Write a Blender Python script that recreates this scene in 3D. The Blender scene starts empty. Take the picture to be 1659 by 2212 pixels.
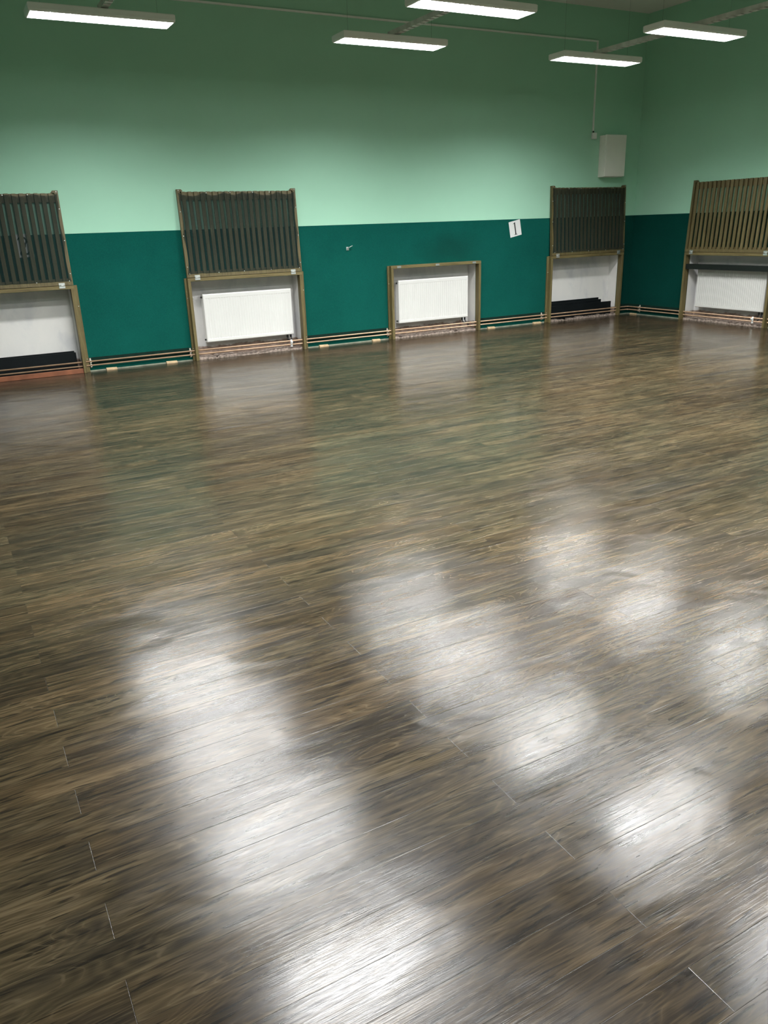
import bpy, bmesh, math, random
from mathutils import Vector, Matrix, noise as mnoise

random.seed(7)
scene = bpy.context.scene
col = scene.collection
PI = math.pi

# ------------------------------------------------------------------ room sizes
XL, XR = -1.35, 10.615          # left and right wall
YB, YF = 0.0, -11.8             # back wall, wall behind the camera
ZC = 4.598                      # ceiling
WZ = 1.63                       # top of the felt wainscot
COVER_W = 1.585                 # radiator cover width
COVER_D = 0.10
COVER_H = 1.05
NICHE_D = 0.20
NICHE_H = 1.0
BACK_COVERS = [-0.165, 2.802, 5.785, 8.755]     # left edges on the back wall
RIGHT_COVER_Y = -1.23

# ------------------------------------------------------------------ materials
def new_mat(name):
    m = bpy.data.materials.new(name)
    m.use_nodes = True
    nt = m.node_tree
    return m, nt, nt.nodes['Principled BSDF']

def N(nt, t, **kw):
    n = nt.nodes.new(t)
    for k, v in kw.items():
        setattr(n, k, v)
    return n

def L(nt, a, b):
    nt.links.new(a, b)

def ramp(nt, fac, stops):
    r = N(nt, 'ShaderNodeValToRGB')
    els = r.color_ramp.elements
    while len(els) < len(stops):
        els.new(0.5)
    for e, (p, c) in zip(els, stops):
        e.position = p
        e.color = (c[0], c[1], c[2], 1) if not isinstance(c, (int, float)) else (c, c, c, 1)
    L(nt, fac, r.inputs['Fac'])
    return r.outputs['Color']

def noise_tex(nt, vec, scale, detail=2, rough=0.5, dist=0.0, dim='3D'):
    n = N(nt, 'ShaderNodeTexNoise', noise_dimensions=dim)
    n.inputs['Scale'].default_value = scale
    n.inputs['Detail'].default_value = detail
    n.inputs['Roughness'].default_value = rough
    n.inputs['Distortion'].default_value = dist
    if vec is not None:
        L(nt, vec, n.inputs['Vector'])
    return n.outputs['Fac']

def mapped(nt, vec, scale=(1, 1, 1), loc=(0, 0, 0)):
    n = N(nt, 'ShaderNodeMapping')
    n.inputs['Scale'].default_value = scale
    n.inputs['Location'].default_value = loc
    L(nt, vec, n.inputs['Vector'])
    return n.outputs['Vector']

def mth(nt, op, a, b=None, c=None):
    n = N(nt, 'ShaderNodeMath', operation=op)
    for i, v in enumerate((a, b, c)):
        if v is None:
            continue
        if isinstance(v, (int, float)):
            n.inputs[i].default_value = v
        else:
            L(nt, v, n.inputs[i])
    return n.outputs[0]

def mixc(nt, fac, a, b, mode='MIX'):
    n = N(nt, 'ShaderNodeMix', data_type='RGBA', blend_type=mode)
    for sock, v in (('Factor', fac), ('A', a), ('B', b)):
        s = [i for i in n.inputs if i.name == sock and (i.type == 'RGBA' or (sock == 'Factor' and i.type == 'VALUE'))][0]
        if isinstance(v, (int, float)):
            s.default_value = v
        elif isinstance(v, tuple):
            s.default_value = (v[0], v[1], v[2], 1)
        else:
            L(nt, v, s)
    return [o for o in n.outputs if o.type == 'RGBA'][0]

def bump(nt, bsdf, height, strength=0.2, dist=0.01):
    b = N(nt, 'ShaderNodeBump')
    b.inputs['Strength'].default_value = strength
    b.inputs['Distance'].default_value = dist
    L(nt, height, b.inputs['Height'])
    L(nt, b.outputs['Normal'], bsdf.inputs['Normal'])

def simple(name, color, rough=0.6, metal=0.0, var=0.12, scale=8.0, spec=0.5):
    m, nt, b = new_mat(name)
    pos = N(nt, 'ShaderNodeTexCoord').outputs['Object']
    f = noise_tex(nt, pos, scale, 4)
    c = ramp(nt, f, [(0.3, tuple(x * (1 - var) for x in color)), (0.7, tuple(min(1, x * (1 + var)) for x in color))])
    L(nt, c, b.inputs['Base Color'])
    b.inputs['Roughness'].default_value = rough
    b.inputs['Metallic'].default_value = metal
    b.inputs['Specular IOR Level'].default_value = spec
    return m

def mat_paint():
    m, nt, b = new_mat('mint_wall_paint')
    pos = N(nt, 'ShaderNodeNewGeometry').outputs['Position']
    f = noise_tex(nt, pos, 0.9, 5, 0.6)
    c = ramp(nt, f, [(0.3, (0.350, 0.625, 0.465)), (0.7, (0.370, 0.655, 0.49))])
    L(nt, c, b.inputs['Base Color'])
    b.inputs['Roughness'].default_value = 0.75
    b.inputs['Specular IOR Level'].default_value = 0.25
    bump(nt, b, noise_tex(nt, pos, 60, 3), 0.06, 0.004)
    return m

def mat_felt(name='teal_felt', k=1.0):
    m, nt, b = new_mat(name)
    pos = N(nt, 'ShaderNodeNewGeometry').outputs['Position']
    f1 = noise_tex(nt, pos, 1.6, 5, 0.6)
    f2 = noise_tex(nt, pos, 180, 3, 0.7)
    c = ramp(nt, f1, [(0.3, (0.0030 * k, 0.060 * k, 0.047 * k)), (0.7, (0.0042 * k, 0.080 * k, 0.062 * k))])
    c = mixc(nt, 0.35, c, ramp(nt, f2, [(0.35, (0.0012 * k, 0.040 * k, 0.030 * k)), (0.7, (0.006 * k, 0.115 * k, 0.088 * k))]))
    # sooty smudge with its own outline above the low cover
    off = N(nt, 'ShaderNodeVectorMath', operation='LENGTH')
    L(nt, mapped(nt, pos, (1.55, 0.0, 3.2), (-6.85 * 1.55, 0.0, -1.24 * 3.2)), off.inputs[0])
    d = mth(nt, 'ADD', off.outputs['Value'], mth(nt, 'MULTIPLY', mth(nt, 'SUBTRACT', noise_tex(nt, pos, 3.0, 4), 0.5), 0.7))
    c = mixc(nt, ramp(nt, d, [(0.25, 0.38), (1.05, 0.0)]), c, (0.004, 0.022, 0.016))
    L(nt, c, b.inputs['Base Color'])
    b.inputs['Roughness'].default_value = 0.95
    b.inputs['Specular IOR Level'].default_value = 0.06
    bump(nt, b, f2, 0.35, 0.004)
    return m

def mat_plaster():
    m, nt, b = new_mat('white_niche_plaster')
    pos = N(nt, 'ShaderNodeNewGeometry').outputs['Position']
    streak = noise_tex(nt, mapped(nt, pos, (3.0, 3.0, 1.7)), 1.1, 4, 0.55, 0.3)
    c = ramp(nt, streak, [(0.30, (0.55, 0.555, 0.565)), (0.5, (0.71, 0.70, 0.675)), (0.75, (0.75, 0.735, 0.70))])
    # bare pinkish render along the foot of the niche
    sep = N(nt, 'ShaderNodeSeparateXYZ')
    L(nt, pos, sep.inputs[0])
    edge = mth(nt, 'ADD', sep.outputs['Z'], mth(nt, 'MULTIPLY', mth(nt, 'SUBTRACT', noise_tex(nt, mapped(nt, pos, (5, 5, 9)), 1.2, 5, 0.7), 0.5), 0.12))
    low = ramp(nt, edge, [(0.125, 1.0), (0.145, 0.0)])
    bare = ramp(nt, noise_tex(nt, pos, 14, 4), [(0.3, (0.16, 0.115, 0.09)), (0.7, (0.36, 0.27, 0.22))])
    c = mixc(nt, low, c, bare)
    L(nt, c, b.inputs['Base Color'])
    b.inputs['Roughness'].default_value = 0.9
    b.inputs['Specular IOR Level'].default_value = 0.2
    bump(nt, b, noise_tex(nt, pos, 25, 5), 0.15, 0.006)
    return m

def mat_ceiling():
    m, nt, b = new_mat('ceiling_paint')
    pos = N(nt, 'ShaderNodeNewGeometry').outputs['Position']
    c = ramp(nt, noise_tex(nt, pos, 0.8, 4), [(0.3, (0.74, 0.70, 0.68)), (0.7, (0.80, 0.76, 0.74))])
    L(nt, c, b.inputs['Base Color'])
    b.inputs['Roughness'].default_value = 0.9
    return m

def mat_olive(name, k=1.0, stretch=(30, 30, 2.0)):
    m, nt, b = new_mat(name)
    pos = N(nt, 'ShaderNodeTexCoord').outputs['Object']
    g = noise_tex(nt, mapped(nt, pos, stretch), 1.0, 6, 0.65, 0.4)
    c = ramp(nt, g, [(0.25, (0.058 * k, 0.043 * k, 0.015 * k)), (0.5, (0.125 * k, 0.098 * k, 0.037 * k)),
                     (0.78, (0.185 * k, 0.155 * k, 0.068 * k))])
    L(nt, c, b.inputs['Base Color'])
    b.inputs['Roughness'].default_value = 0.5
    bump(nt, b, g, 0.2, 0.003)
    return m

def mat_net():
    m = bpy.data.materials.new('dark_netting')
    m.use_nodes = True
    nt = m.node_tree
    nt.nodes.clear()
    out = N(nt, 'ShaderNodeOutputMaterial')
    mix = N(nt, 'ShaderNodeMixShader')
    tr = N(nt, 'ShaderNodeBsdfTransparent')
    df = N(nt, 'ShaderNodeBsdfDiffuse')
    pos = N(nt, 'ShaderNodeTexCoord').outputs['Object']
    f = noise_tex(nt, pos, 240, 2, 0.6)
    df.inputs['Color'].default_value = (0.020, 0.037, 0.035, 1)
    fac = ramp(nt, f, [(0.3, 0.46), (0.7, 0.60)])
    L(nt, fac, mix.inputs['Fac'])
    L(nt, tr.outputs[0], mix.inputs[1])
    L(nt, df.outputs[0], mix.inputs[2])
    L(nt, mix.outputs[0], out.inputs['Surface'])
    return m

def mat_emit(name, color, strength):
    m = bpy.data.materials.new(name)
    m.use_nodes = True
    nt = m.node_tree
    nt.nodes.clear()
    out = N(nt, 'ShaderNodeOutputMaterial')
    e = N(nt, 'ShaderNodeEmission')
    e.inputs['Color'].default_value = (*color, 1)
    e.inputs['Strength'].default_value = strength
    m.cycles.emission_sampling = 'NONE'     # seen directly; the area lamps carry the light
    L(nt, e.outputs[0], out.inputs['Surface'])
    return m

def mat_floor():
    m, nt, b = new_mat('dark_stained_plank_floor')
    pos = N(nt, 'ShaderNodeNewGeometry').outputs['Position']
    sep = N(nt, 'ShaderNodeSeparateXYZ')
    L(nt, pos, sep.inputs[0])
    x, y = sep.outputs['X'], sep.outputs['Y']
    PW, PL, Y0, X0 = 0.1245, 2.24, -8.325, 0.07
    r = mth(nt, 'DIVIDE', mth(nt, 'SUBTRACT', y, Y0), PW)
    row = mth(nt, 'FLOOR', r)
    v = mth(nt, 'SUBTRACT', r, row)                       # 0..1 across a plank
    odd = mth(nt, 'MODULO', mth(nt, 'ADD', row, 1000), 2)
    u = mth(nt, 'DIVIDE', mth(nt, 'ADD', mth(nt, 'SUBTRACT', x, X0), mth(nt, 'MULTIPLY', odd, PL / 2)), PL)
    colm = mth(nt, 'FLOOR', u)
    uu = mth(nt, 'SUBTRACT', u, colm)
    idv = N(nt, 'ShaderNodeCombineXYZ')
    L(nt, row, idv.inputs[0]); L(nt, colm, idv.inputs[1])
    wn = N(nt, 'ShaderNodeTexWhiteNoise', noise_dimensions='2D')
    L(nt, idv.outputs[0], wn.inputs['Vector'])
    rnd = wn.outputs['Value']
    rsep = N(nt, 'ShaderNodeSeparateXYZ')
    L(nt, wn.outputs['Color'], rsep.inputs[0])
    r1, r2, r3 = rsep.outputs
    # grain space: shifted by the plank
    gx = mth(nt, 'ADD', x, mth(nt, 'MULTIPLY', r1, 37.0))
    gy = mth(nt, 'ADD', y, mth(nt, 'MULTIPLY', r2, 19.0))
    gv = N(nt, 'ShaderNodeCombineXYZ')
    L(nt, gx, gv.inputs[0]); L(nt, gy, gv.inputs[1]); L(nt, mth(nt, 'MULTIPLY', r3, 11.0), gv.inputs[2])
    g = gv.outputs[0]
    broad = noise_tex(nt, mapped(nt, g, (1.6, 22, 1)), 1.0, 5, 0.68, 0.6, dim='2D')
    fine = noise_tex(nt, mapped(nt, g, (7, 380, 1)), 1.0, 2, 0.65, 0.2, dim='2D')
    mid = noise_tex(nt, mapped(nt, g, (3.2, 100, 1)), 1.0, 3, 0.7, 0.6, dim='2D')
    # cathedral growth rings
    warp = noise_tex(nt, mapped(nt, g, (1.1, 7.5, 1)), 1.0, 2, 0.45, 0.25, dim='2D')
    rings = mth(nt, 'SINE', mth(nt, 'MULTIPLY', warp, 150.0))
    rings = mth(nt, 'ADD', mth(nt, 'MULTIPLY', rings, 0.5), 0.5)
    blotch = noise_tex(nt, mapped(nt, g, (2.4, 7, 1)), 1.0, 3, 0.6, 0.8, dim='2D')
    wide = noise_tex(nt, mapped(nt, pos, (0.5, 0.8, 1)), 1.0, 3, 0.5, dim='2D')
    t = mth(nt, 'ADD', mth(nt, 'MULTIPLY', broad, 0.62), mth(nt, 'MULTIPLY', mid, 0.26))
    t = mth(nt, 'ADD', t, mth(nt, 'MULTIPLY', fine, 0.17))
    t = mth(nt, 'ADD', t, mth(nt, 'MULTIPLY', blotch, 0.30))
    t = mth(nt, 'ADD', t, mth(nt, 'MULTIPLY', rings, 0.07))
    t = mth(nt, 'ADD', t, mth(nt, 'MULTIPLY', mth(nt, 'SUBTRACT', rnd, 0.5), 0.10))
    t = mth(nt, 'ADD', t, mth(nt, 'MULTIPLY', mth(nt, 'SUBTRACT', wide, 0.5), 0.25))
    c = ramp(nt, t, [(0.47, (0.0095, 0.0081, 0.0060)), (0.62, (0.0220, 0.0174, 0.0108)),
                     (0.76, (0.0420, 0.0325, 0.0178)), (0.95, (0.086, 0.066, 0.036))])
    # warm and cold boards
    c = mixc(nt, mth(nt, 'MULTIPLY', r3, 0.5), c, mixc(nt, 1.0, c, (1.12, 0.90, 0.76), 'MULTIPLY'))
    # short dark dashes and pale bare lines in the grain
    dash = noise_tex(nt, mapped(nt, g, (5.5, 70, 1)), 1.0, 2, 0.5, 0.3, dim='2D')
    c = mixc(nt, ramp(nt, dash, [(0.63, 0.0), (0.70, 0.75)]), c, (0.0055, 0.0047, 0.004))
    c = mixc(nt, ramp(nt, dash, [(0.29, 0.28), (0.35, 0.0)]), c, (0.105, 0.083, 0.048))
    line = mth(nt, 'MULTIPLY', ramp(nt, rings, [(0.93, 0.0), (1.0, 0.32)]), ramp(nt, blotch, [(0.50, 0.0), (0.62, 1.0)]))
    c = mixc(nt, line, c, (0.10, 0.080, 0.048))
    # knots
    vor = N(nt, 'ShaderNodeTexVoronoi', voronoi_dimensions='2D')
    vor.inputs['Scale'].default_value = 1.0
    L(nt, mapped(nt, g, (1.7, 5.2, 1)), vor.inputs['Vector'])
    csep = N(nt, 'ShaderNodeSeparateXYZ')
    L(nt, vor.outputs['Color'], csep.inputs[0])
    has = mth(nt, 'GREATER_THAN', csep.outputs['X'], 0.55)
    knot = mth(nt, 'MULTIPLY', has, ramp(nt, vor.outputs['Distance'], [(0.03, 1.0), (0.085, 0.0)]))
    c = mixc(nt, mth(nt, 'MULTIPLY', knot, 0.7), c, (0.012, 0.009, 0.007))
    # seams
    dv = mth(nt, 'MULTIPLY', mth(nt, 'MINIMUM', v, mth(nt, 'SUBTRACT', 1.0, v)), PW)
    du = mth(nt, 'MULTIPLY', mth(nt, 'MINIMUM', uu, mth(nt, 'SUBTRACT', 1.0, uu)), PL)
    seam_open = ramp(nt, noise_tex(nt, mapped(nt, pos, (0.5, 3.2, 1)), 1.0, 2, dim='2D'), [(0.52, 0.10), (0.66, 0.9)])
    sv = mth(nt, 'MULTIPLY', ramp(nt, mth(nt, 'MULTIPLY', dv, 100), [(0.03, 1.0), (0.11, 0.0)]), seam_open)
    su = ramp(nt, mth(nt, 'MULTIPLY', du, 100), [(0.05, 1.0), (0.16, 0.0)])
    seam = mth(nt, 'MAXIMUM', sv, mth(nt, 'MULTIPLY', su, 0.55))
    c = mixc(nt, mth(nt, 'MULTIPLY', seam, 0.85), c, (0.006, 0.005, 0.004))
    L(nt, c, b.inputs['Base Color'])
    # sheen: patchy varnish
    pat = noise_tex(nt, mapped(nt, pos, (1.5, 2.2, 1)), 1.0, 2, 0.5, 0.8, dim='2D')
    ro = mth(nt, 'ADD', 0.172, mth(nt, 'MULTIPLY', ramp(nt, pat, [(0.42, 0.0), (0.56, 1.0)]), 0.04))
    ro = mth(nt, 'ADD', ro, mth(nt, 'MULTIPLY', mth(nt, 'SUBTRACT', mid, 0.5), 0.08))
    L(nt, ro, b.inputs['Roughness'])
    b.inputs['Specular IOR Level'].default_value = 0.30
    # relief: brushed grain, cupped boards, gentle waves, seams
    wave = noise_tex(nt, mapped(nt, pos, (2.2, 3.6, 1)), 1.0, 2, 0.4, 0.6, dim='2D')
    cup = mth(nt, 'MULTIPLY', mth(nt, 'MULTIPLY', v, mth(nt, 'SUBTRACT', r2, 0.5)), 0.10)
    h = mth(nt, 'ADD', mth(nt, 'MULTIPLY', fine, 0.010), mth(nt, 'MULTIPLY', mid, 0.016))
    h = mth(nt, 'ADD', h, mth(nt, 'MULTIPLY', wave, 0.34))
    h = mth(nt, 'ADD', h, cup)
    h = mth(nt, 'SUBTRACT', h, mth(nt, 'MULTIPLY', ramp(nt, mth(nt, 'MULTIPLY', mth(nt, 'MINIMUM', du, dv), 100), [(0.03, 1.0), (0.11, 0.0)]), 0.022))
    bump(nt, b, h, 1.0, 0.010)
    return m

M = {}
M['paint'] = mat_paint()
M['felt'] = mat_felt()
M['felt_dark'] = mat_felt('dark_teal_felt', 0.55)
M['plaster'] = mat_plaster()
M['ceiling'] = mat_ceiling()
M['floor'] = mat_floor()
M['olive_v'] = mat_olive('olive_stained_wood_upright', 1.0, (32, 32, 2.0))
M['olive_h'] = mat_olive('olive_stained_wood_rail', 1.12, (2.0, 32, 32))
M['olive_slat'] = mat_olive('olive_stained_slats', 0.85, (36, 36, 2.2))
M['net'] = mat_net()
M['white_metal'] = simple('white_enamel', (0.66, 0.66, 0.63), 0.35, 0, 0.02, 3)
M['white_plastic'] = simple('white_plastic', (0.82, 0.83, 0.80), 0.45, 0, 0.04, 6)
M['cabinet'] = simple('pale_cabinet_enamel', (0.86, 0.83, 0.78), 0.4, 0, 0.03, 3)
M['copper'] = simple('copper', (0.50, 0.33, 0.21), 0.35, 0.35, 0.15, 12)
M['clip'] = simple('pipe_clip_plastic', (0.62, 0.56, 0.46), 0.45, 0, 0.08, 20)
M['zinc'] = simple('zinc_plated_steel', (0.70, 0.72, 0.70), 0.35, 0.85, 0.1, 20)
M['dark_pipe'] = simple('dark_fitting', (0.03, 0.035, 0.035), 0.4, 0.4, 0.1, 20)
M['black_board'] = simple('black_laminate', (0.005, 0.007, 0.008), 0.5, 0, 0.15, 5, 0.15)
M['red_board'] = simple('red_brown_board', (0.21, 0.075, 0.035), 0.5, 0, 0.25, 7)
M['pale_wood'] = simple('pale_raw_wood', (0.52, 0.38, 0.22), 0.7, 0, 0.15, 25)
M['foot_strip'] = simple('pale_wall_foot', (0.22, 0.24, 0.18), 0.8, 0, 0.3, 9)
M['rubble'] = simple('broken_render', (0.22, 0.175, 0.145), 0.95, 0, 0.6, 26)
M['paper'] = simple('paper', (0.66, 0.67, 0.66), 0.8, 0, 0.02, 4)
M['ink'] = simple('black_ink', (0.012, 0.012, 0.013), 0.6, 0, 0.1, 10)
M['lamp_body'] = simple('lamp_housing_white', (0.88, 0.88, 0.85), 0.45, 0, 0.03, 4)
M['tray'] = simple('galvanised_tray', (0.58, 0.60, 0.56), 0.5, 0.1, 0.2, 10)
M['wire'] = simple('steel_wire', (0.12, 0.14, 0.12), 0.5, 0.3, 0.1, 10)
M['tube'] = mat_emit('lit_fluorescent_tube', (1.0, 1.0, 0.97), 9.0)
M['louvre'] = mat_emit('lit_louvre_panel', (1.0, 1.0, 0.97), 5.0)

# ------------------------------------------------------------------ mesh helpers
def add_box(bm, x0, x1, y0, y1, z0, z1, mi=0, bev=0.0):
    vs = [bm.verts.new((x, y, z)) for z in (z0, z1) for y in (y0, y1) for x in (x0, x1)]
    idx = [(0, 2, 3, 1), (4, 5, 7, 6), (0, 1, 5, 4), (1, 3, 7, 5), (3, 2, 6, 7), (2, 0, 4, 6)]
    fs = []
    for f in idx:
        face = bm.faces.new([vs[i] for i in f])
        face.material_index = mi
        fs.append(face)
    if bev > 0:
        es = {e for f in fs for e in f.edges}
        bmesh.ops.bevel(bm, geom=list(es), offset=bev, segments=1, affect='EDGES', profile=0.5)
    return fs

def add_tube(bm, a, b, r, n=12, cap=True):
    a, b = Vector(a), Vector(b)
    d = (b - a).normalized()
    up = Vector((0, 0, 1)) if abs(d.z) < 0.9 else Vector((1, 0, 0))
    s = d.cross(up).normalized(); t = s.cross(d)
    r0 = [bm.verts.new(a + (s * math.cos(2 * PI * i / n) + t * math.sin(2 * PI * i / n)) * r) for i in range(n)]
    r1 = [bm.verts.new(b + (s * math.cos(2 * PI * i / n) + t * math.sin(2 * PI * i / n)) * r) for i in range(n)]
    for i in range(n):
        f = bm.faces.new((r0[i], r0[(i + 1) % n], r1[(i + 1) % n], r1[i])); f.smooth = True
    if cap:
        bm.faces.new(list(reversed(r0))); bm.faces.new(r1)

def add_path_tube(bm, pts, r, n=12):
    pts = [Vector(p) for p in pts]
    rings = []
    for i, p in enumerate(pts):
        d0 = (pts[i] - pts[i - 1]).normalized() if i > 0 else None
        d1 = (pts[i + 1] - pts[i]).normalized() if i < len(pts) - 1 else None
        d = ((d0 or d1) + (d1 or d0)).normalized()
        s = d.cross(Vector((0, 0, 1)))
        s = s.normalized() if s.length > 1e-4 else Vector((1, 0, 0))
        t = s.cross(d)
        rings.append([bm.verts.new(p + (s * math.cos(2 * PI * k / n) + t * math.sin(2 * PI * k / n)) * r) for k in range(n)])
    for a, b in zip(rings, rings[1:]):
        for k in range(n):
            f = bm.faces.new((a[k], a[(k + 1) % n], b[(k + 1) % n], b[k])); f.smooth = True
    bm.faces.new(list(reversed(rings[0]))); bm.faces.new(rings[-1])

def add_prism(bm, outline, y0, y1):
    """outline in (x,z), extruded along y"""
    a = [bm.verts.new((x, y0, z)) for x, z in outline]
    b = [bm.verts.new((x, y1, z)) for x, z in outline]
    n = len(outline)
    bm.faces.new(a); bm.faces.new(list(reversed(b)))
    for i in range(n):
        bm.faces.new((a[i], b[i], b[(i + 1) % n], a[(i + 1) % n]))

def obj(name, bm, mats, parent=None, loc=None, rot=None, flip=True):
    if flip:
        bmesh.ops.recalc_face_normals(bm, faces=bm.faces[:])
    me = bpy.data.meshes.new(name)
    bm.to_mesh(me); bm.free()
    for m in (mats if isinstance(mats, (list, tuple)) else [mats]):
        me.materials.append(m)
    o = bpy.data.objects.new(name, me)
    col.objects.link(o)
    if parent: o.parent = parent
    if loc: o.location = loc
    if rot: o.rotation_euler = rot
    return o

def tag(o, label, cat, group=None):
    o['label'] = label; o['category'] = cat
    if group: o['group'] = group
    return o

def thing(name, label, cat, loc=(0, 0, 0), rotz=0.0, group=None):
    o = bpy.data.objects.new(name, None)
    o.empty_display_size = 0.1
    col.objects.link(o)
    o.location = loc; o.rotation_euler = (0, 0, rotz)
    return tag(o, label, cat, group)

def struct(name, bm, mats):
    o = obj(name, bm, mats)
    o['kind'] = 'structure'
    return o

# ------------------------------------------------------------------ the setting
def wall_with_niches(bm, to_world, u0, u1, niches, skin=0.3):
    """wall face at depth 0 in (u, depth, z); niches recessed and plastered"""
    def quad(pts, mi):
        f = bm.faces.new([bm.verts.new(to_world(*p)) for p in pts]); f.material_index = mi
    us = [u0]
    for a, b in niches: us += [a, b]
    us.append(u1)
    for i in range(len(us) - 1):
        a, b = us[i], us[i + 1]
        z0 = NICHE_H if i % 2 else 0.0
        quad([(a, 0, z0), (b, 0, z0), (b, 0, ZC), (a, 0, ZC)], 0)
    for a, b in niches:
        d = NICHE_D
        quad([(a, d, 0), (b, d, 0), (b, d, NICHE_H), (a, d, NICHE_H)], 1)
        quad([(a, 0, 0), (a, d, 0), (a, d, NICHE_H), (a, 0, NICHE_H)], 1)
        quad([(b, d, 0), (b, 0, 0), (b, 0, NICHE_H), (b, d, NICHE_H)], 1)
        quad([(a, d, NICHE_H), (b, d, NICHE_H), (b, 0, NICHE_H), (a, 0, NICHE_H)], 1)
    # outer skin so that no light leaks in
    d = NICHE_D + 0.06
    quad([(u0 - .3, d, -.1), (u1 + .3, d, -.1), (u1 + .3, d, ZC + .1), (u0 - .3, d, ZC + .1)], 0)

IN = 0.035
back_niches = [(x + IN, x + COVER_W - IN) for x in BACK_COVERS]
right_niches = [(-RIGHT_COVER_Y + IN, -RIGHT_COVER_Y + COVER_W - IN)]
bm = bmesh.new()
wall_with_niches(bm, lambda u, d, z: (u, YB + d, z), XL, XR, back_niches)
wb = struct('wall_back', bm, [M['paint'], M['plaster']])
bm = bmesh.new()
wall_with_niches(bm, lambda u, d, z: (XR + d, -u, z), 0.0, -YF, right_niches)
wr = struct('wall_right', bm, [M['paint'], M['plaster']])
bm = bmesh.new(); add_box(bm, XL - 0.2, XL, YF - 0.2, 0.3, 0, ZC)
struct('wall_left', bm, M['paint'])
bm = bmesh.new(); add_box(bm, XL - 0.2, XR + 0.3, YF - 0.2, YF, 0, ZC)
struct('wall_front', bm, M['paint'])
bm = bmesh.new(); add_box(bm, XL - 0.3, XR + 0.32, YF - 0.3, 0.32, -0.12, 0.0)
struct('floor', bm, M['floor'])
bm = bmesh.new(); add_box(bm, XL - 0.3, XR + 0.32, YF - 0.3, 0.32, ZC, ZC + 0.12)
struct('ceiling', bm, M['ceiling'])

# felt wainscot: one board between / above the niches
FT = 0.008
bm = bmesh.new()
us = [XL] + [v for a, b in back_niches for v in (a, b)] + [XR]
for i in range(len(us) - 1):
    z0 = 0.016 if i % 2 == 0 else NICHE_H + 0.02
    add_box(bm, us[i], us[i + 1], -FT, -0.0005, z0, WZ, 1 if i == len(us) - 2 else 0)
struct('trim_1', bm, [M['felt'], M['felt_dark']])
bm = bmesh.new()
us = [FT] + [v for a, b in right_niches for v in (a, b)] + [-YF]
for i in range(len(us) - 1):
    z0 = 0.016 if i % 2 == 0 else NICHE_H + 0.02
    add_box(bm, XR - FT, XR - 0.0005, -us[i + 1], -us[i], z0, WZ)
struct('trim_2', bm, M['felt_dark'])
bm = bmesh.new(); add_box(bm, XL + 0.0005, XL + FT, YF, -FT, 0.016, WZ)
struct('trim_3', bm, M['felt'])
# pale foot of the wall showing under the felt
bm = bmesh.new()
us = [XL] + [v for a, b in back_niches for v in (a, b)] + [XR]
for i in range(0, len(us) - 1, 2):
    add_box(bm, us[i], us[i + 1], -0.012, -0.0005, 0.0, 0.015)
struct('baseboard_back', bm, M['foot_strip'])
bm = bmesh.new()
us = [0.012] + [v for a, b in right_niches for v in (a, b)] + [-YF]
for i in range(0, len(us) - 1, 2):
    add_box(bm, XR - 0.012, XR - 0.0005, -us[i + 1], -us[i], 0.0, 0.015)
struct('baseboard_right', bm, M['foot_strip'])

# ------------------------------------------------------------------ radiator covers
def panel_mesh():
    """flap in its own frame: x 0..W, front face y=0, back y=+0.036, hinge line z=0"""
    bm = bmesh.new()
    W, H, T = COVER_W, 1.05, 0.040
    st = 0.062
    for s in (0, 1):            # stiles with a chamfered ear on top
        if s == 0:
            out = [(0, 0), (st * .62, 0), (st * .62, H - 0.03), (st * .62, H - 0.03), (st * 1.25, H - 0.022), (st * .95, H), (0, H)]
        else:
            out = [(W, 0), (W, H), (W - st * .95, H), (W - st * 1.25, H - 0.022), (W - st * .62, H - 0.03), (W - st * .62, 0)]
        out = [p for i, p in enumerate(out) if i == 0 or p != out[i - 1]]
        add_prism(bm, out, 0.0, T)
    add_box(bm, st * .62, W - st * .62, 0.0, T, 0.0, 0.045)                  # bottom rail
    add_box(bm, st * .62, W - st * .62, 0.0245, T, 0.045, 0.075)
    add_box(bm, st * .62, W - st * .62, 0.0245, T, H - 0.125, H - 0.029)        # top rail behind the slats
    n = 19
    x0, x1 = st * .62 + 0.006, W - st * .62 - 0.006
    pitch = (x1 - x0) / n
    rnd = random.Random(3)
    for i in range(n):
        a = x0 + pitch * (i + 0.5) + rnd.uniform(-.002, .002)
        w = 0.0225 + rnd.uniform(-.001, .001)
        add_box(bm, a - w, a + w, 0.001 + rnd.uniform(0, .002), 0.0243, 0.0455, H - 0.028 + rnd.uniform(-.001, .001), bev=0.0015)
    return bm

def staple_points(seed):
    rnd = random.Random(seed)
    W = COVER_W
    pts = []
    for k in range(6):
        pts.append((0.02 + (W - .04) * k / 5 + (rnd.uniform(-.05, .05) if 0 < k < 5 else 0), 1.005 + (0.03 if k in (0, 5) else 0)))
    for z in (0.12, 0.50, 0.82):
        pts.append((0.016, z + rnd.uniform(-.05, .05)))
        pts.append((W - 0.016, z + rnd.uniform(-.05, .05)))
    for k in range(5):
        pts.append((0.05 + (W - .1) * k / 4 + rnd.uniform(-.03, .03), 0.045))
    return pts

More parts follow.
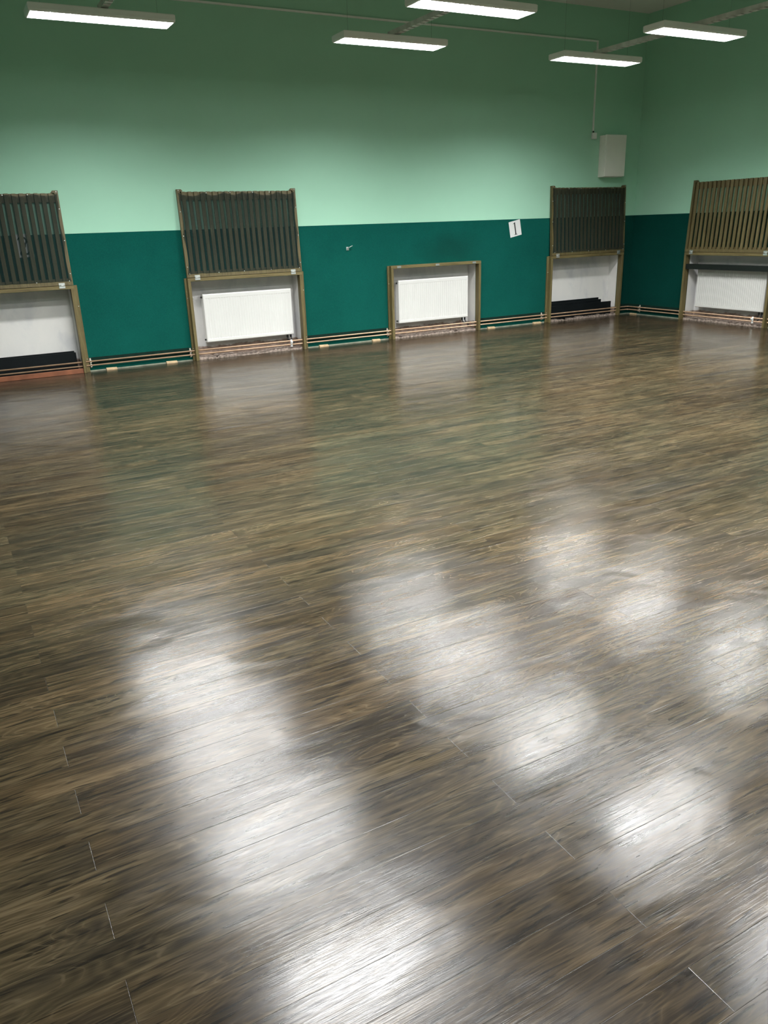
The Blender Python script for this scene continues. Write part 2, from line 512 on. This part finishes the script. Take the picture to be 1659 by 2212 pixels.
def net_mesh(seed, sag):
    rnd = random.Random(seed)
    bm = bmesh.new()
    W = COVER_W
    nx, nz = 72, 36
    tops = [0.0] + [k / 6 + rnd.uniform(-.05, .05) for k in range(1, 6)] + [1.0]
    def scal(t, knots, amp):
        for a, b in zip(knots, knots[1:]):
            if a <= t <= b:
                s = (t - a) / max(1e-6, b - a)
                return amp * (b - a) * 4 * s * (1 - s)
        return 0.0
    sides = [0.0, 0.47, 0.88, 1.0]
    grid = []
    for j in range(nz + 1):
        v = j / nz
        rowv = []
        for i in range(nx + 1):
            u = i / nx
            zt = 1.012 - scal(u, tops, sag) + 0.012 * (mnoise.noise(Vector((u * 9, seed, 0)))) * (1 if 0.02 < u < .98 else 0)
            zb = 0.040 + 0.010 * abs(mnoise.noise(Vector((u * 13, seed, 4))))
            xl = 0.012 + scal(v, sides, 0.055)
            xr = W - 0.012 - scal(v, sides, 0.055)
            xx = xl + (xr - xl) * u
            zz = zb + (zt - zb) * v
            yy = -0.004 - 0.0015 * mnoise.noise(Vector((u * 5, v * 4, seed)))
            rowv.append(bm.verts.new((xx, yy, zz)))
        grid.append(rowv)
    for j in range(nz):
        for i in range(nx):
            f = bm.faces.new((grid[j][i], grid[j][i + 1], grid[j + 1][i + 1], grid[j + 1][i])); f.smooth = True
    return bm

def staple_mesh():
    bm = bmesh.new()
    add_tube(bm, (0, 0.0, 0), (0, -0.006, 0), 0.0055, 8)
    return bm

def hinge_mesh():
    bm = bmesh.new()
    add_box(bm, -0.034, 0.034, -0.0035, 0.0, 0.004, 0.030)
    add_box(bm, -0.034, 0.034, -0.0035, 0.0, -0.032, -0.004)
    add_tube(bm, (-0.034, -0.006, 0), (0.034, -0.006, 0), 0.006, 10)
    for x in (-0.02, 0.02):
        for z in (0.018, -0.019):
            add_tube(bm, (x, -0.003, z), (x, -0.0055, z), 0.004, 8)
    return bm

TILT = -math.asin(0.0550)
def cover(label, loc, rotz, panel=True, net=True, seed=1, sag=0.22, batten=True, leftover=False, group='olive wooden radiator covers'):
    r = thing('radiator_cover', label, 'radiator cover', loc, rotz, group)
    W, D, H = COVER_W, COVER_D, COVER_H
    e = 0.0086 
    for x in (0, W - 0.038):
        bm = bmesh.new(); add_box(bm, x, x + 0.038, -D, -e, 0.0, H - 0.042, bev=0.002)
        obj('side_board', bm, M['olive_v'], r)
    bm = bmesh.new(); add_box(bm, 0, W, -D, -e, H - 0.042, H, bev=0.002)
    obj('top_board', bm, M['olive_h'], r)
    if batten:
        for x, bw in ((-0.027, 0.026), (W + 0.001, 0.044)):
            bm = bmesh.new(); add_box(bm, x, x + bw, -0.036, -e, 0.0, H - 0.004, bev=0.002)
            bt = obj('wall_batten', bm, M['olive_v'], r)
            for z in (0.16, 0.80):
                obj('screw', staple_mesh(), M['zinc'], bt, (x + bw * 0.6, -0.036, z))
    if panel:
        p = obj('slatted_flap', panel_mesh(), M['olive_slat'], r, (0, -D, H + 0.006), (TILT, 0, 0))
        for x in (0.13, W - 0.13):
            obj('hinge', hinge_mesh(), M['zinc'], p, (x, -0.001, -0.002))
        if net:
            obj('netting', net_mesh(seed, sag), M['net'], p)['label'] = 'dark see-through netting stapled over the slats'
            for x, z in staple_points(seed):
                obj('staple', staple_mesh(), M['zinc'], p, (x, -0.004, z))
    elif leftover:
        for x in (0.13, W * 0.5, W - 0.13):
            bm = bmesh.new(); add_box(bm, -0.032, 0.032, -0.003, 0.0, -0.014, 0.014)
            for q in (-0.02, 0.02):
                add_tube(bm, (q, -0.003, 0), (q, -0.006, 0), 0.004, 8)
            obj('hinge_plate', bm, M['zinc'], r, (x, -D, H - 0.021))
    return r

cover('radiator cover at far left, netted flap up, number 2 showing through, brown kickboard below', (BACK_COVERS[0], 0, 0), 0, seed=11, sag=0.10)
cover('radiator cover with sagging net on raised flap, white radiator below, back wall', (BACK_COVERS[1], 0, 0), 0, seed=23, sag=0.20)
cover('low radiator cover without any flap, frame only around a white radiator', (BACK_COVERS[2], 0, 0), 0, panel=False, leftover=True)
cover('radiator cover with netted flap nearest the room corner, under the wall cabinet', (BACK_COVERS[3], 0, 0), 0, seed=37, sag=0.05)
cover('radiator cover with bare slatted flap without netting, on the right wall', (XR, RIGHT_COVER_Y, 0), -PI / 2, net=False, batten=False)

# ------------------------------------------------------------------ radiators
def radiator(label, loc, rotz, white_valve=True):
    """local: x 0..1.25, front face y=0, body behind it to y=+0.10, z from floor"""
    W, z0, z1, T = 1.25, 0.205, 0.83, 0.10
    r = thing('radiator', label, 'radiator', loc, rotz, 'white panel radiators')
    # ribbed front sheet
    bm = bmesh.new()
    n = 34
    m = 0.022
    pitch = (W - 2 * m) / n
    prof = [(0.0, 0.008), (0.004, 0.002), (0.010, 0.0), (m * .7, 0.0)]
    for i in range(n):
        a = m + i * pitch
        prof += [(a + pitch * .05, 0.0), (a + pitch * .36, 0.0032), (a + pitch * .64, 0.0032), (a + pitch * .95, 0.0)]
    prof += [(W - m * .7, 0.0), (W - 0.010, 0.0), (W - 0.004, 0.002), (W, 0.008)]
    zs = [(z0, 0, 0.012), (z0 + 0.004, 0, 0.004), (z0 + 0.012, 0, 0), (z0 + 0.040, 0, 0), (z0 + 0.050, 1, 0),
          (z1 - 0.062, 1, 0), (z1 - 0.052, 0, 0), (z1 - 0.012, 0, 0), (z1 - 0.004, 0, 0.004), (z1, 0, 0.012)]
    rows = []
    for z, k, off in zs:
        rows.append([bm.verts.new((x, (y if (y <= 0.0032 and k) or x < .011 or x > W - .011 else 0.0) + off, z)) for x, y in prof])
    for a, b in zip(rows, rows[1:]):
        for i in range(len(prof) - 1):
            bm.faces.new((a[i], a[i + 1], b[i + 1], b[i]))
    obj('front_panel', bm, M['white_metal'], r, flip=False)
    bm = bmesh.new()
    add_box(bm, 0.004, W - 0.004, 0.012, 0.022, z0 + .006, z1 - .006)
    add_box(bm, 0.004, W - 0.004, T - 0.014, T, z0 + .006, z1 - .006)
    for i in range(40):
        x = 0.03 + (W - .06) * i / 39
        add_box(bm, x - .0015, x + .0015, 0.022, T - .014, z0 + .03, z1 - .03)
    obj('convector_body', bm, M['white_metal'], r)
    for x in (0.0, W - 0.003):
        bm = bmesh.new(); add_box(bm, x, x + 0.003, 0.010, T, z0 + .004, z1 - .002)
        obj('side_cover', bm, M['white_metal'], r)
    bm = bmesh.new()
    add_box(bm, 0.0, W, 0.010, 0.024, z1 - 0.003, z1)
    add_box(bm, 0.0, W, T - 0.014, T, z1 - 0.003, z1)
    for i in range(60):
        x = 0.01 + (W - .02) * i / 59
        add_box(bm, x - .004, x + .004, 0.024, T - .014, z1 - .003, z1)
    obj('top_grille', bm, M['white_metal'], r)
    for z in (z0 + 0.035, z1 - 0.04):
        bm = bmesh.new(); add_tube(bm, (-0.016, 0.045, z), (0.002, 0.045, z), 0.012, 10); add_tube(bm, (-0.022, 0.045, z), (-0.016, 0.045, z), 0.007, 6)
        obj('plug', bm, M['dark_pipe'], r)
    for k, x in enumerate((W - 0.085, W - 0.035)):
        bm = bmesh.new()
        add_tube(bm, (x, 0.04, z0 + .012), (x, 0.04, 0.165), 0.014, 10)
        add_path_tube(bm, [(x, 0.04, 0.168), (x + .004, 0.02, 0.135), (x + .006, -0.07, 0.128 - .05 * k)], 0.008, 8)
        obj('connection_pipe', bm, M['dark_pipe'], r)['label'] = 'dark connection pipe'
    if white_valve:
        bm = bmesh.new()
        add_tube(bm, (W - 0.085, -0.09, 0.145), (W - 0.085, -0.09, 0.060), 0.013, 12)
        add_tube(bm, (W - 0.085, -0.09, 0.118), (W - 0.085, -0.125, 0.118), 0.010, 10)
        add_tube(bm, (W - 0.085, -0.09, 0.060), (W - 0.085, -0.09, 0.052), 0.017, 12)
        obj('valve', bm, M['white_plastic'], r)
    for x in (0.25, W - 0.25):
        bm = bmesh.new(); add_box(bm, x, x + .03, T, T + .047, z0 + .05, z1 - .05)
        obj('wall_bracket', bm, M['white_metal'], r)
    return r

RAD_Y = 0.045
radiator('white ribbed radiator under the raised netted flap, second cover from left', (3.015, RAD_Y, 0), 0)
radiator('white ribbed radiator inside the low cover that has no flap', (5.98, RAD_Y, 0), 0, white_valve=False)
radiator('white ribbed radiator in the right wall below the bare slatted flap', (XR + RAD_Y, -1.405, 0), -PI / 2)

# ------------------------------------------------------------------ pipes along the walls
def pipe(label, z, off):
    bm = bmesh.new()
    y = -0.036
    c = 0.045
    pts = [(XL + 0.02, y, z)]
    pts += [(XR - off - c, y, z)]
    for k in range(1, 6):
        a = PI / 2 * k / 5
        pts.append((XR - off - c + (c) * math.sin(a), y - c + c * math.cos(a), z))
    pts += [(XR - off, -4.6, z)]
    add_path_tube(bm, pts, 0.0095, 12)
    tag(obj('copper_pipe', bm, M['copper']), label, 'pipe', 'copper heating pipes along the wall foot')

pipe('upper of the two copper heating pipes along the foot of the walls', 0.128, 0.036)
pipe('lower of the two copper heating pipes along the foot of the walls', 0.078, 0.036)

def clip(label, loc, rotz=0.0):
    r = thing('pipe_clip', label, 'pipe clip', loc, rotz, 'pipe clips')
    bm = bmesh.new()
    for z in (0.078, 0.128):
        add_box(bm, -0.012, 0.012, -0.026, -0.009, z - .013, z + .013, bev=.002)
        add_box(bm, -0.010, 0.010, -0.051, -0.026, z + .0098, z + .0145)
        add_box(bm, -0.010, 0.010, -0.051, -0.026, z - .0145, z - .0098)
    add_box(bm, -0.009, 0.009, -0.016, -0.009, 0.045, 0.165)
    obj('clamp', bm, M['clip'], r)
    for z in (0.103, 0.160):
        bm = bmesh.new(); add_tube(bm, (0, -0.016, z), (0, -0.019, z), 0.006, 8)
        obj('screw', bm, M['zinc'], r)
    return r
clip('pale pipe clip just right of the leftmost radiator cover', (1.485, 0, 0))
clip('pale pipe clip left of the cover with the sagging net', (2.752, 0, 0))
clip('pale pipe clip left of the low cover without a flap', (5.735, 0, 0))
clip('pale pipe clip left of the cover under the wall cabinet', (8.66, 0, 0))
clip('pale pipe clip in the room corner on the right wall', (XR, -0.30, 0), -PI / 2)
clip('pale pipe clip left of the cover on the right wall', (XR, -1.19, 0), -PI / 2)

# ------------------------------------------------------------------ spacers on the floor
wedges = [(1.66, 1.79, 'pale wooden spacer on the floor nearest the leftmost radiator cover'),
          (2.42, 2.56, 'pale wooden spacer on the floor left of the cover with the sagging net'),
          (4.61, 4.75, 'pale wooden spacer on the floor right of the cover with the sagging net'),
          (5.47, 5.60, 'pale wooden spacer on the floor left of the low cover without flap'),
          (7.56, 7.70, 'pale wooden spacer on the floor right of the low cover without flap'),
          (8.48, 8.64, 'pale wooden spacer on the floor left of the cover under the wall cabinet')]
for a, b, lab in wedges:
    bm = bmesh.new()
    vs = [(a, -0.012, 0.0), (b, -0.012, 0), (b, -0.045, 0), (a, -0.045, 0), (a, -0.012, 0.027), (b, -0.012, 0.024), (b, -0.045, 0.016), (a, -0.045, 0.018)]
    vv = [bm.verts.new(p) for p in vs]
    for f in ((0, 1, 2, 3), (4, 7, 6, 5), (0, 4, 5, 1), (1, 5, 6, 2), (2, 6, 7, 3), (3, 7, 4, 0)):
        bm.faces.new([vv[i] for i in f])
    tag(obj('wooden_spacer', bm, M['pale_wood']), lab, 'spacer', 'wooden spacers at the wall foot')
bm = bmesh.new()
add_box(bm, XR - 0.045, XR - 0.012, -0.24, -0.10, 0.0, 0.02, bev=.002)
tag(obj('wooden_spacer', bm, M['pale_wood']), 'pale wooden spacer on the floor in the room corner by the right wall', 'spacer', 'wooden spacers at the wall foot')

# ------------------------------------------------------------------ broken render in the niches
def rubble(label, loc, rotz, seed):
    rnd = random.Random(seed)
    bm = bmesh.new()
    W = COVER_W - 2 * IN
    n = 150
    prev = None
    first = None
    for i in range(n + 1):
        x = W * i / n
        a = mnoise.noise(Vector((x * 5.0, seed * 3.1, 0)))
        b_ = mnoise.noise(Vector((x * 23.0, seed * 1.7, 5)))
        h = max(0.004, 0.028 + 0.020 * a + 0.016 * b_)
        if mnoise.noise(Vector((x * 11.0, seed * 2.3, 9))) > 0.30:
            h = 0.004 + 0.004 * rnd.random()
        y0 = -0.040 + 0.012 * mnoise.noise(Vector((x * 15.0, seed, 2)))
        cur = [bm.verts.new(p) for p in ((x, y0, 0), (x, y0 + .006 * rnd.random(), h * .75), (x, y0 + .022, h), (x, 0.10, h * .8 + .01 * rnd.random()), (x, 0.188, h * .9), (x, 0.188, 0))]
        if prev:
            for k in range(5):
                bm.faces.new((prev[k], cur[k], cur[k + 1], prev[k + 1]))
            bm.faces.new((prev[5], cur[5], cur[0], prev[0]))
        else:
            first = cur
        prev = cur
    bm.faces.new(first); bm.faces.new(list(reversed(prev)))
    o = obj('broken_plaster', bm, M['rubble'], None, loc, (0, 0, rotz))
    o['kind'] = 'stuff'; o['label'] = label; o['category'] = 'rubble'
    return o
rubble('broken render along the floor under the radiator of the sagging-net cover', (BACK_COVERS[1] + IN, 0.006, 0), 0, 5)
rubble('broken render along the floor inside the low cover without flap', (BACK_COVERS[2] + IN, 0.006, 0), 0, 6)
rubble('broken render along the floor in the niche below the wall cabinet', (BACK_COVERS[3] + IN, 0.006, 0), 0, 8)
rubble('broken render along the floor in the right wall niche', (XR + 0.006, RIGHT_COVER_Y - IN, 0), -PI / 2, 9)

# red-brown board across the foot of the leftmost niche
bm = bmesh.new()
add_box(bm, BACK_COVERS[0] + 0.040, BACK_COVERS[0] + COVER_W - 0.040, -0.085, -0.060, 0.0, 0.058, bev=.003)
tag(obj('kickboard', bm, M['red_board']), 'red-brown board on the floor across the foot of the leftmost cover', 'board')

# black shelf boards leaning in the niches
def black_board(label, x0, x1, z0, z1, y0, y1, step=0.0):
    bm = bmesh.new()
    add_box(bm, x0, x1, y0, y1, z0, z1, bev=.002)
    return tag(obj('shelf_board', bm, M['black_board']), label, 'board', 'black shelf boards')
black_board('black board lying in the leftmost niche, lower front one with sharp edge', BACK_COVERS[0] + .06, 1.338, 0.0, 0.246, 0.040, 0.062)
black_board('black board behind the front one in the leftmost niche, thin edge showing above', BACK_COVERS[0] + .06, 1.325, 0.0, 0.262, 0.068, 0.086)
black_board('black board in the niche under the wall cabinet, front one and longest', 8.80, 10.25, 0.0, 0.238, 0.040, 0.062)
black_board('black board in the niche under the wall cabinet, middle one of three', 8.80, 10.045, 0.0, 0.283, 0.070, 0.090)
black_board('black board in the niche under the wall cabinet, rear one standing tallest', 8.80, 10.01, 0.0, 0.312, 0.098, 0.118)
# dark shelf across the right-wall cover
bm = bmesh.new()
add_box(bm, 0.0392, COVER_W - 0.0392, -0.088, 0.01, 0.795, 0.872, bev=.003)
o = obj('shelf_board', bm, simple('grey_black_shelf', (0.010, 0.014, 0.012), 0.4, 0, 0.1, 5, 0.25), None, (XR, RIGHT_COVER_Y, 0), (0, 0, -PI / 2))
tag(o, 'dark shelf across the opening above the right wall radiator', 'board', 'black shelf boards')

# ------------------------------------------------------------------ paper numbers
def serif_one(bm, h, y):
    w = h * 0.20
    pts = [(-.16, 0), (.16, 0), (.16, .028), (.09, .04), (.058, .07), (.058, 1.0), (.02, 1.0), (-.17, .90), (-.155, .87), (-.085, .895), (-.055, .885), (-.055, .07), (-.09, .04), (-.16, .028)]
    add_prism(bm, [(x * h, z * h - h / 2) for x, z in pts], y - 0.0006, y)

def digit_two(bm, h, y):
    ctr = []
    for k in range(15):
        a = math.radians(165 - k * 15.5)
        ctr.append((0.22 * math.cos(a), 0.76 + 0.21 * math.sin(a)))
    ctr += [(0.10, 0.45), (-0.04, 0.28), (-0.20, 0.09)]
    wd = [0.05 + 0.05 * min(1, k / 8) for k in range(len(ctr))]
    Ls, Rs = [], []
    for i, p in enumerate(ctr):
        a = Vector(ctr[max(0, i - 1)]); b = Vector(ctr[min(len(ctr) - 1, i + 1)])
        d = (b - a).normalized(); nn = Vector((-d.y, d.x))
        Ls.append(Vector(p) + nn * wd[i] / 2); Rs.append(Vector(p) - nn * wd[i] / 2)
    for i in range(len(ctr) - 1):
        add_prism(bm, [(q.x * h, q.y * h - h / 2) for q in (Ls[i], Ls[i + 1], Rs[i + 1], Rs[i])], y - 0.0006, y)
    add_prism(bm, [(x * h, z * h - h / 2) for x, z in ((-.23, 0.0), (.22, 0.0), (.27, .18), (.24, .18), (.19, .10), (-.23, .10))], y - 0.0007, y)

def sheet(label, cx, cz, w, h, ang, digit):
    r = thing('paper_sheet', label, 'paper', (cx, -FT + 0.0003, cz), 0, 'numbered paper sheets')
    r.rotation_euler = (0, -ang, 0)
    bm = bmesh.new(); add_box(bm, -w / 2, w / 2, -0.0012, 0.0, -h / 2, h / 2)
    obj('sheet', bm, M['paper'], r)
    bm = bmesh.new(); digit(bm, h * 0.80, -0.0014)
    obj('numeral', bm, M['ink'], r)
    return r
sheet('white paper with black number 1, tilted, on the teal wall', 8.078, 1.493, 0.222, 0.232, math.radians(11.0), serif_one)
sheet('white paper with black number 2 behind the netted slats at far left', 0.950, 1.515, 0.20, 0.255, math.radians(2.0), digit_two)

# thin dark strip laid over the felt behind the pipes
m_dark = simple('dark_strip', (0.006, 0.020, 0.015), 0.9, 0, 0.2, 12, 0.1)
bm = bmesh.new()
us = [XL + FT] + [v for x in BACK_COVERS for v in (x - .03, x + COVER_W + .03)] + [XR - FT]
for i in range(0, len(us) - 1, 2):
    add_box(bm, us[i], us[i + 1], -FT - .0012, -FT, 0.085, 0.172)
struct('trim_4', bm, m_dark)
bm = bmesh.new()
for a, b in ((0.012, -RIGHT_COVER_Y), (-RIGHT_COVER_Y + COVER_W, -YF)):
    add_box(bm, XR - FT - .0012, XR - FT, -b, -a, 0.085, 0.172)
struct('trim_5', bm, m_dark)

# ------------------------------------------------------------------ small wall fittings
r = thing('wall_hook', 'small metal hook screwed into the teal wall left of the low cover', 'hook', (5.139, -FT, 1.325))
bm = bmesh.new(); add_box(bm, -0.02, 0.02, -0.004, 0.0, -0.035, 0.012, bev=.001)
obj('plate', bm, M['zinc'], r)
bm = bmesh.new(); add_path_tube(bm, [(0, -0.004, -0.005), (0.0, -0.03, -0.004), (0.02, -0.045, 0.012), (0.055, -0.05, 0.026)], 0.0055, 8)
obj('arm', bm, M['zinc'], r)
bm = bmesh.new(); add_path_tube(bm, [(-.01, -0.004, -0.018), (-.02, -0.026, -0.03), (-.03, -0.03, -0.012)], 0.005, 8)
obj('lower_arm', bm, M['zinc'], r)

# conduit and switch
bm = bmesh.new()
add_box(bm, XL + .01, 9.5655, -0.017, -0.0008, 4.138, 4.160)
add_box(bm, 9.5655, 9.59, -0.017, -0.0008, 2.905, 4.160)
tag(obj('cable_conduit', bm, M['white_plastic']), 'white cable conduit along the top of the back wall, dropping to a switch', 'conduit')
r = thing('wall_switch', 'small white switch box on the green wall left of the wall cabinet', 'switch', (9.598, 0, 2.835))
bm = bmesh.new(); add_box(bm, -0.046, 0.046, -0.034, -0.0008, -0.045, 0.045, bev=.004)
obj('box', bm, M['white_plastic'], r)
bm = bmesh.new(); add_box(bm, -0.024, 0.024, -0.040, -0.034, -0.028, 0.028, bev=.002)
obj('rocker', bm, M['white_plastic'], r)
bm = bmesh.new(); add_box(bm, -0.022, -0.004, -0.018, -0.002, 0.045, 0.070)
obj('cable_gland', bm, M['dark_pipe'], r)['label'] = 'dark cable gland'

# white cabinet high in the corner
r = thing('wall_cabinet', 'white wall cabinet mounted high in the room corner', 'cabinet', (9.735, 0, 2.225))
CW, CH = 0.42, 0.615
bm = bmesh.new(); add_box(bm, 0, CW, -0.125, -0.001, 0, CH, bev=.004)
obj('body', bm, M['cabinet'], r)
bm = bmesh.new(); add_box(bm, -0.004, CW + 0.004, -0.165, -0.127, 0.006, CH + .004, bev=.004)
d = obj('door', bm, M['cabinet'], r)
bm = bmesh.new(); add_tube(bm, (CW - .04, -0.165, CH * .5), (CW - .04, -0.171, CH * .5), .012, 12)
obj('lock', bm, M['cabinet'], d)
for z in (0.10, CH - .10):
    bm = bmesh.new(); add_tube(bm, (-0.006, -0.130, z - .03), (-0.006, -0.130, z + .03), .006, 10)
    obj('hinge', bm, M['cabinet'], d)

# ------------------------------------------------------------------ lamps
LH, LWX, LWY = 0.066, 1.25, 0.285
ZL = 3.40
LIGHT_W = 120.0
ROWS = [(1.735, 'left'), (4.695, 'middle'), (7.575, 'right')]
YS = [-2.17, -3.67, -5.17, -6.67, -8.17]
def lamp_parts(r, light=True):
    # housing: shallow tray with rounded lower edges, open below
    bm = bmesh.new()
    hx, hy = LWX / 2, LWY / 2
    prof = [(0.010, LH), (0.0, LH - .008), (0.0, LH * .30), (0.003, LH * .10), (0.008, 0.0), (0.016, 0.0), (0.018, 0.036)]
    loops = []
    for ins, z in prof:
        loops.append([bm.verts.new(p) for p in ((-hx + ins, -hy + ins, z), (hx - ins, -hy + ins, z), (hx - ins, hy - ins, z), (-hx + ins, hy - ins, z))])
    for a, b in zip(loops, loops[1:]):
        for k in range(4):
            bm.faces.new((a[k], a[(k + 1) % 4], b[(k + 1) % 4], b[k]))
    bm.faces.new(loops[0]); 
    obj('housing', bm, M['lamp_body'], r)
    # glowing louvre: reflector sheet with cross blades and the two tubes
    bm = bmesh.new()
    add_box(bm, -hx + .019, hx - .019, -hy + .019, hy - .019, 0.031, 0.035)
    lv = obj('louvre', bm, M['louvre'], r)
    bm = bmesh.new()
    n = 22
    for i in range(1, n):
        x = -hx + .02 + (LWX - .04) * i / n
        add_box(bm, x - .001, x + .001, -hy + .018, hy - .018, 0.003, 0.017)
    add_box(bm, -hx + .019, hx - .019, -.002, .002, 0.003, 0.017)
    obj('blades', bm, M['lamp_body'], lv)
    for y in (-0.055, 0.055):
        bm = bmesh.new(); add_tube(bm, (-hx + .05, y, 0.0305), (hx - .05, y, 0.0305), 0.0045, 10)
        obj('tube', bm, M['tube'], r)
    for x in (-hx + .12, hx - .12):
        bm = bmesh.new()
        add_tube(bm, (x, 0, LH), (x, 0, ZC - ZL - .002), 0.0009, 6)
        add_tube(bm, (x, 0, LH), (x, 0, LH + .03), 0.006, 8)
        add_tube(bm, (x, 0, ZC - ZL - .03), (x, 0, ZC - ZL - .001), 0.012, 8)
        obj('suspension_wire', bm, M['wire'], r)
    return r

ordinal = ['nearest the back wall', 'second from the back wall', 'third from the back wall', 'fourth from the back wall', 'fifth from the back wall']
proto = None
light_data = bpy.data.lights.new('tube_light', 'AREA')
light_data.shape = 'RECTANGLE'
light_data.size = LWX - 0.08
light_data.size_y = LWY - 0.06
light_data.energy = LIGHT_W
light_data.color = (0.995, 1.0, 1.0)
light_data.spread = math.radians(152)
for rx, rn in ROWS:
    for k, y in enumerate(YS):
        lab = 'white fluorescent ceiling lamp, %s row, %s' % (rn, ordinal[k])
        if proto is None:
            o = thing('ceiling_lamp', lab, 'lamp', (rx, y, ZL), 0, 'suspended fluorescent lamps')
            lamp_parts(o)
            proto = o
        else:
            o = proto.copy(); col.objects.link(o)
            o.location = (rx, y, ZL); o['label'] = lab
            for ch in list(proto.children):
                c = ch.copy(); col.objects.link(c); c.parent = o
                for g in ch.children:
                    d = g.copy(); col.objects.link(d); d.parent = c
for o in [q for q in scene.objects if q.name.startswith('ceiling_lamp')]:
    lo = bpy.data.objects.new('tube_light', light_data)
    col.objects.link(lo); lo.parent = o
    lo.location = (0, 0, 0.0245)

# cable trays running over the lamp rows
for rx, rn in ROWS:
    bm = bmesh.new()
    y0, y1 = -2.13, -9.4
    z0 = ZL + LH + 0.012
    hw = 0.032
    add_box(bm, -hw, -hw + .0025, y1, y0, z0, z0 + .045)
    add_box(bm, hw - .0025, hw, y1, y0, z0, z0 + .045)
    n = int((y0 - y1) / 0.09)
    for i in range(n):
        ya = y1 + (y0 - y1) * i / n
        add_box(bm, -hw, hw, ya, ya + 0.058, z0 - .0025, z0)
    for yy in YS:
        add_box(bm, -hw * .7, hw * .7, yy - .03, yy + .03, z0 - .012, z0 - .0026)
    tag(obj('cable_tray', bm, M['tray'], None, (rx + 0.015, 0, 0)), 'grey perforated cable tray above the %s row of lamps' % rn, 'cable tray', 'cable trays over the lamp rows')

# ------------------------------------------------------------------ camera
f_px, yaw, pit, roll, D = 1687.0645, 0.492361923, 0.351174620, -0.0341789738, 10.4059548
fw = Vector((math.sin(yaw) * math.cos(pit), math.cos(yaw) * math.cos(pit), -math.sin(pit)))
rt = Vector((math.cos(yaw), -math.sin(yaw), 0))
up = rt.cross(fw)
r2 = rt * math.cos(roll) + up * math.sin(roll)
u2 = -rt * math.sin(roll) + up * math.cos(roll)
cam_d = bpy.data.cameras.new('camera')
cam_d.sensor_fit = 'HORIZONTAL'
cam_d.sensor_width = 36.0
cam_d.lens = 36.0 * f_px / 1659.0
cam_d.clip_start = 0.02
cam = bpy.data.objects.new('camera', cam_d)
col.objects.link(cam)
mw = Matrix((r2, u2, -fw)).transposed().to_4x4()
mw.translation = Vector((0, -D, 1.60))
cam.matrix_world = mw
scene.camera = cam

# ------------------------------------------------------------------ world and colour
w = bpy.data.worlds.new('world')
scene.world = w
w.use_nodes = True
w.node_tree.nodes['Background'].inputs['Color'].default_value = (0.0, 0.0, 0.0, 1)
w.node_tree.nodes['Background'].inputs['Strength'].default_value = 0.0
vs = scene.view_settings
scene.display_settings.display_device = 'sRGB'
vs.view_transform = 'Standard'
vs.look = 'None'
vs.gamma = 1.0
vs.use_curve_mapping = False
vs.exposure = 0.0
scene.cycles.max_bounces = 6
scene.cycles.diffuse_bounces = 4
scene.cycles.glossy_bounces = 2
scene.cycles.use_denoising = True
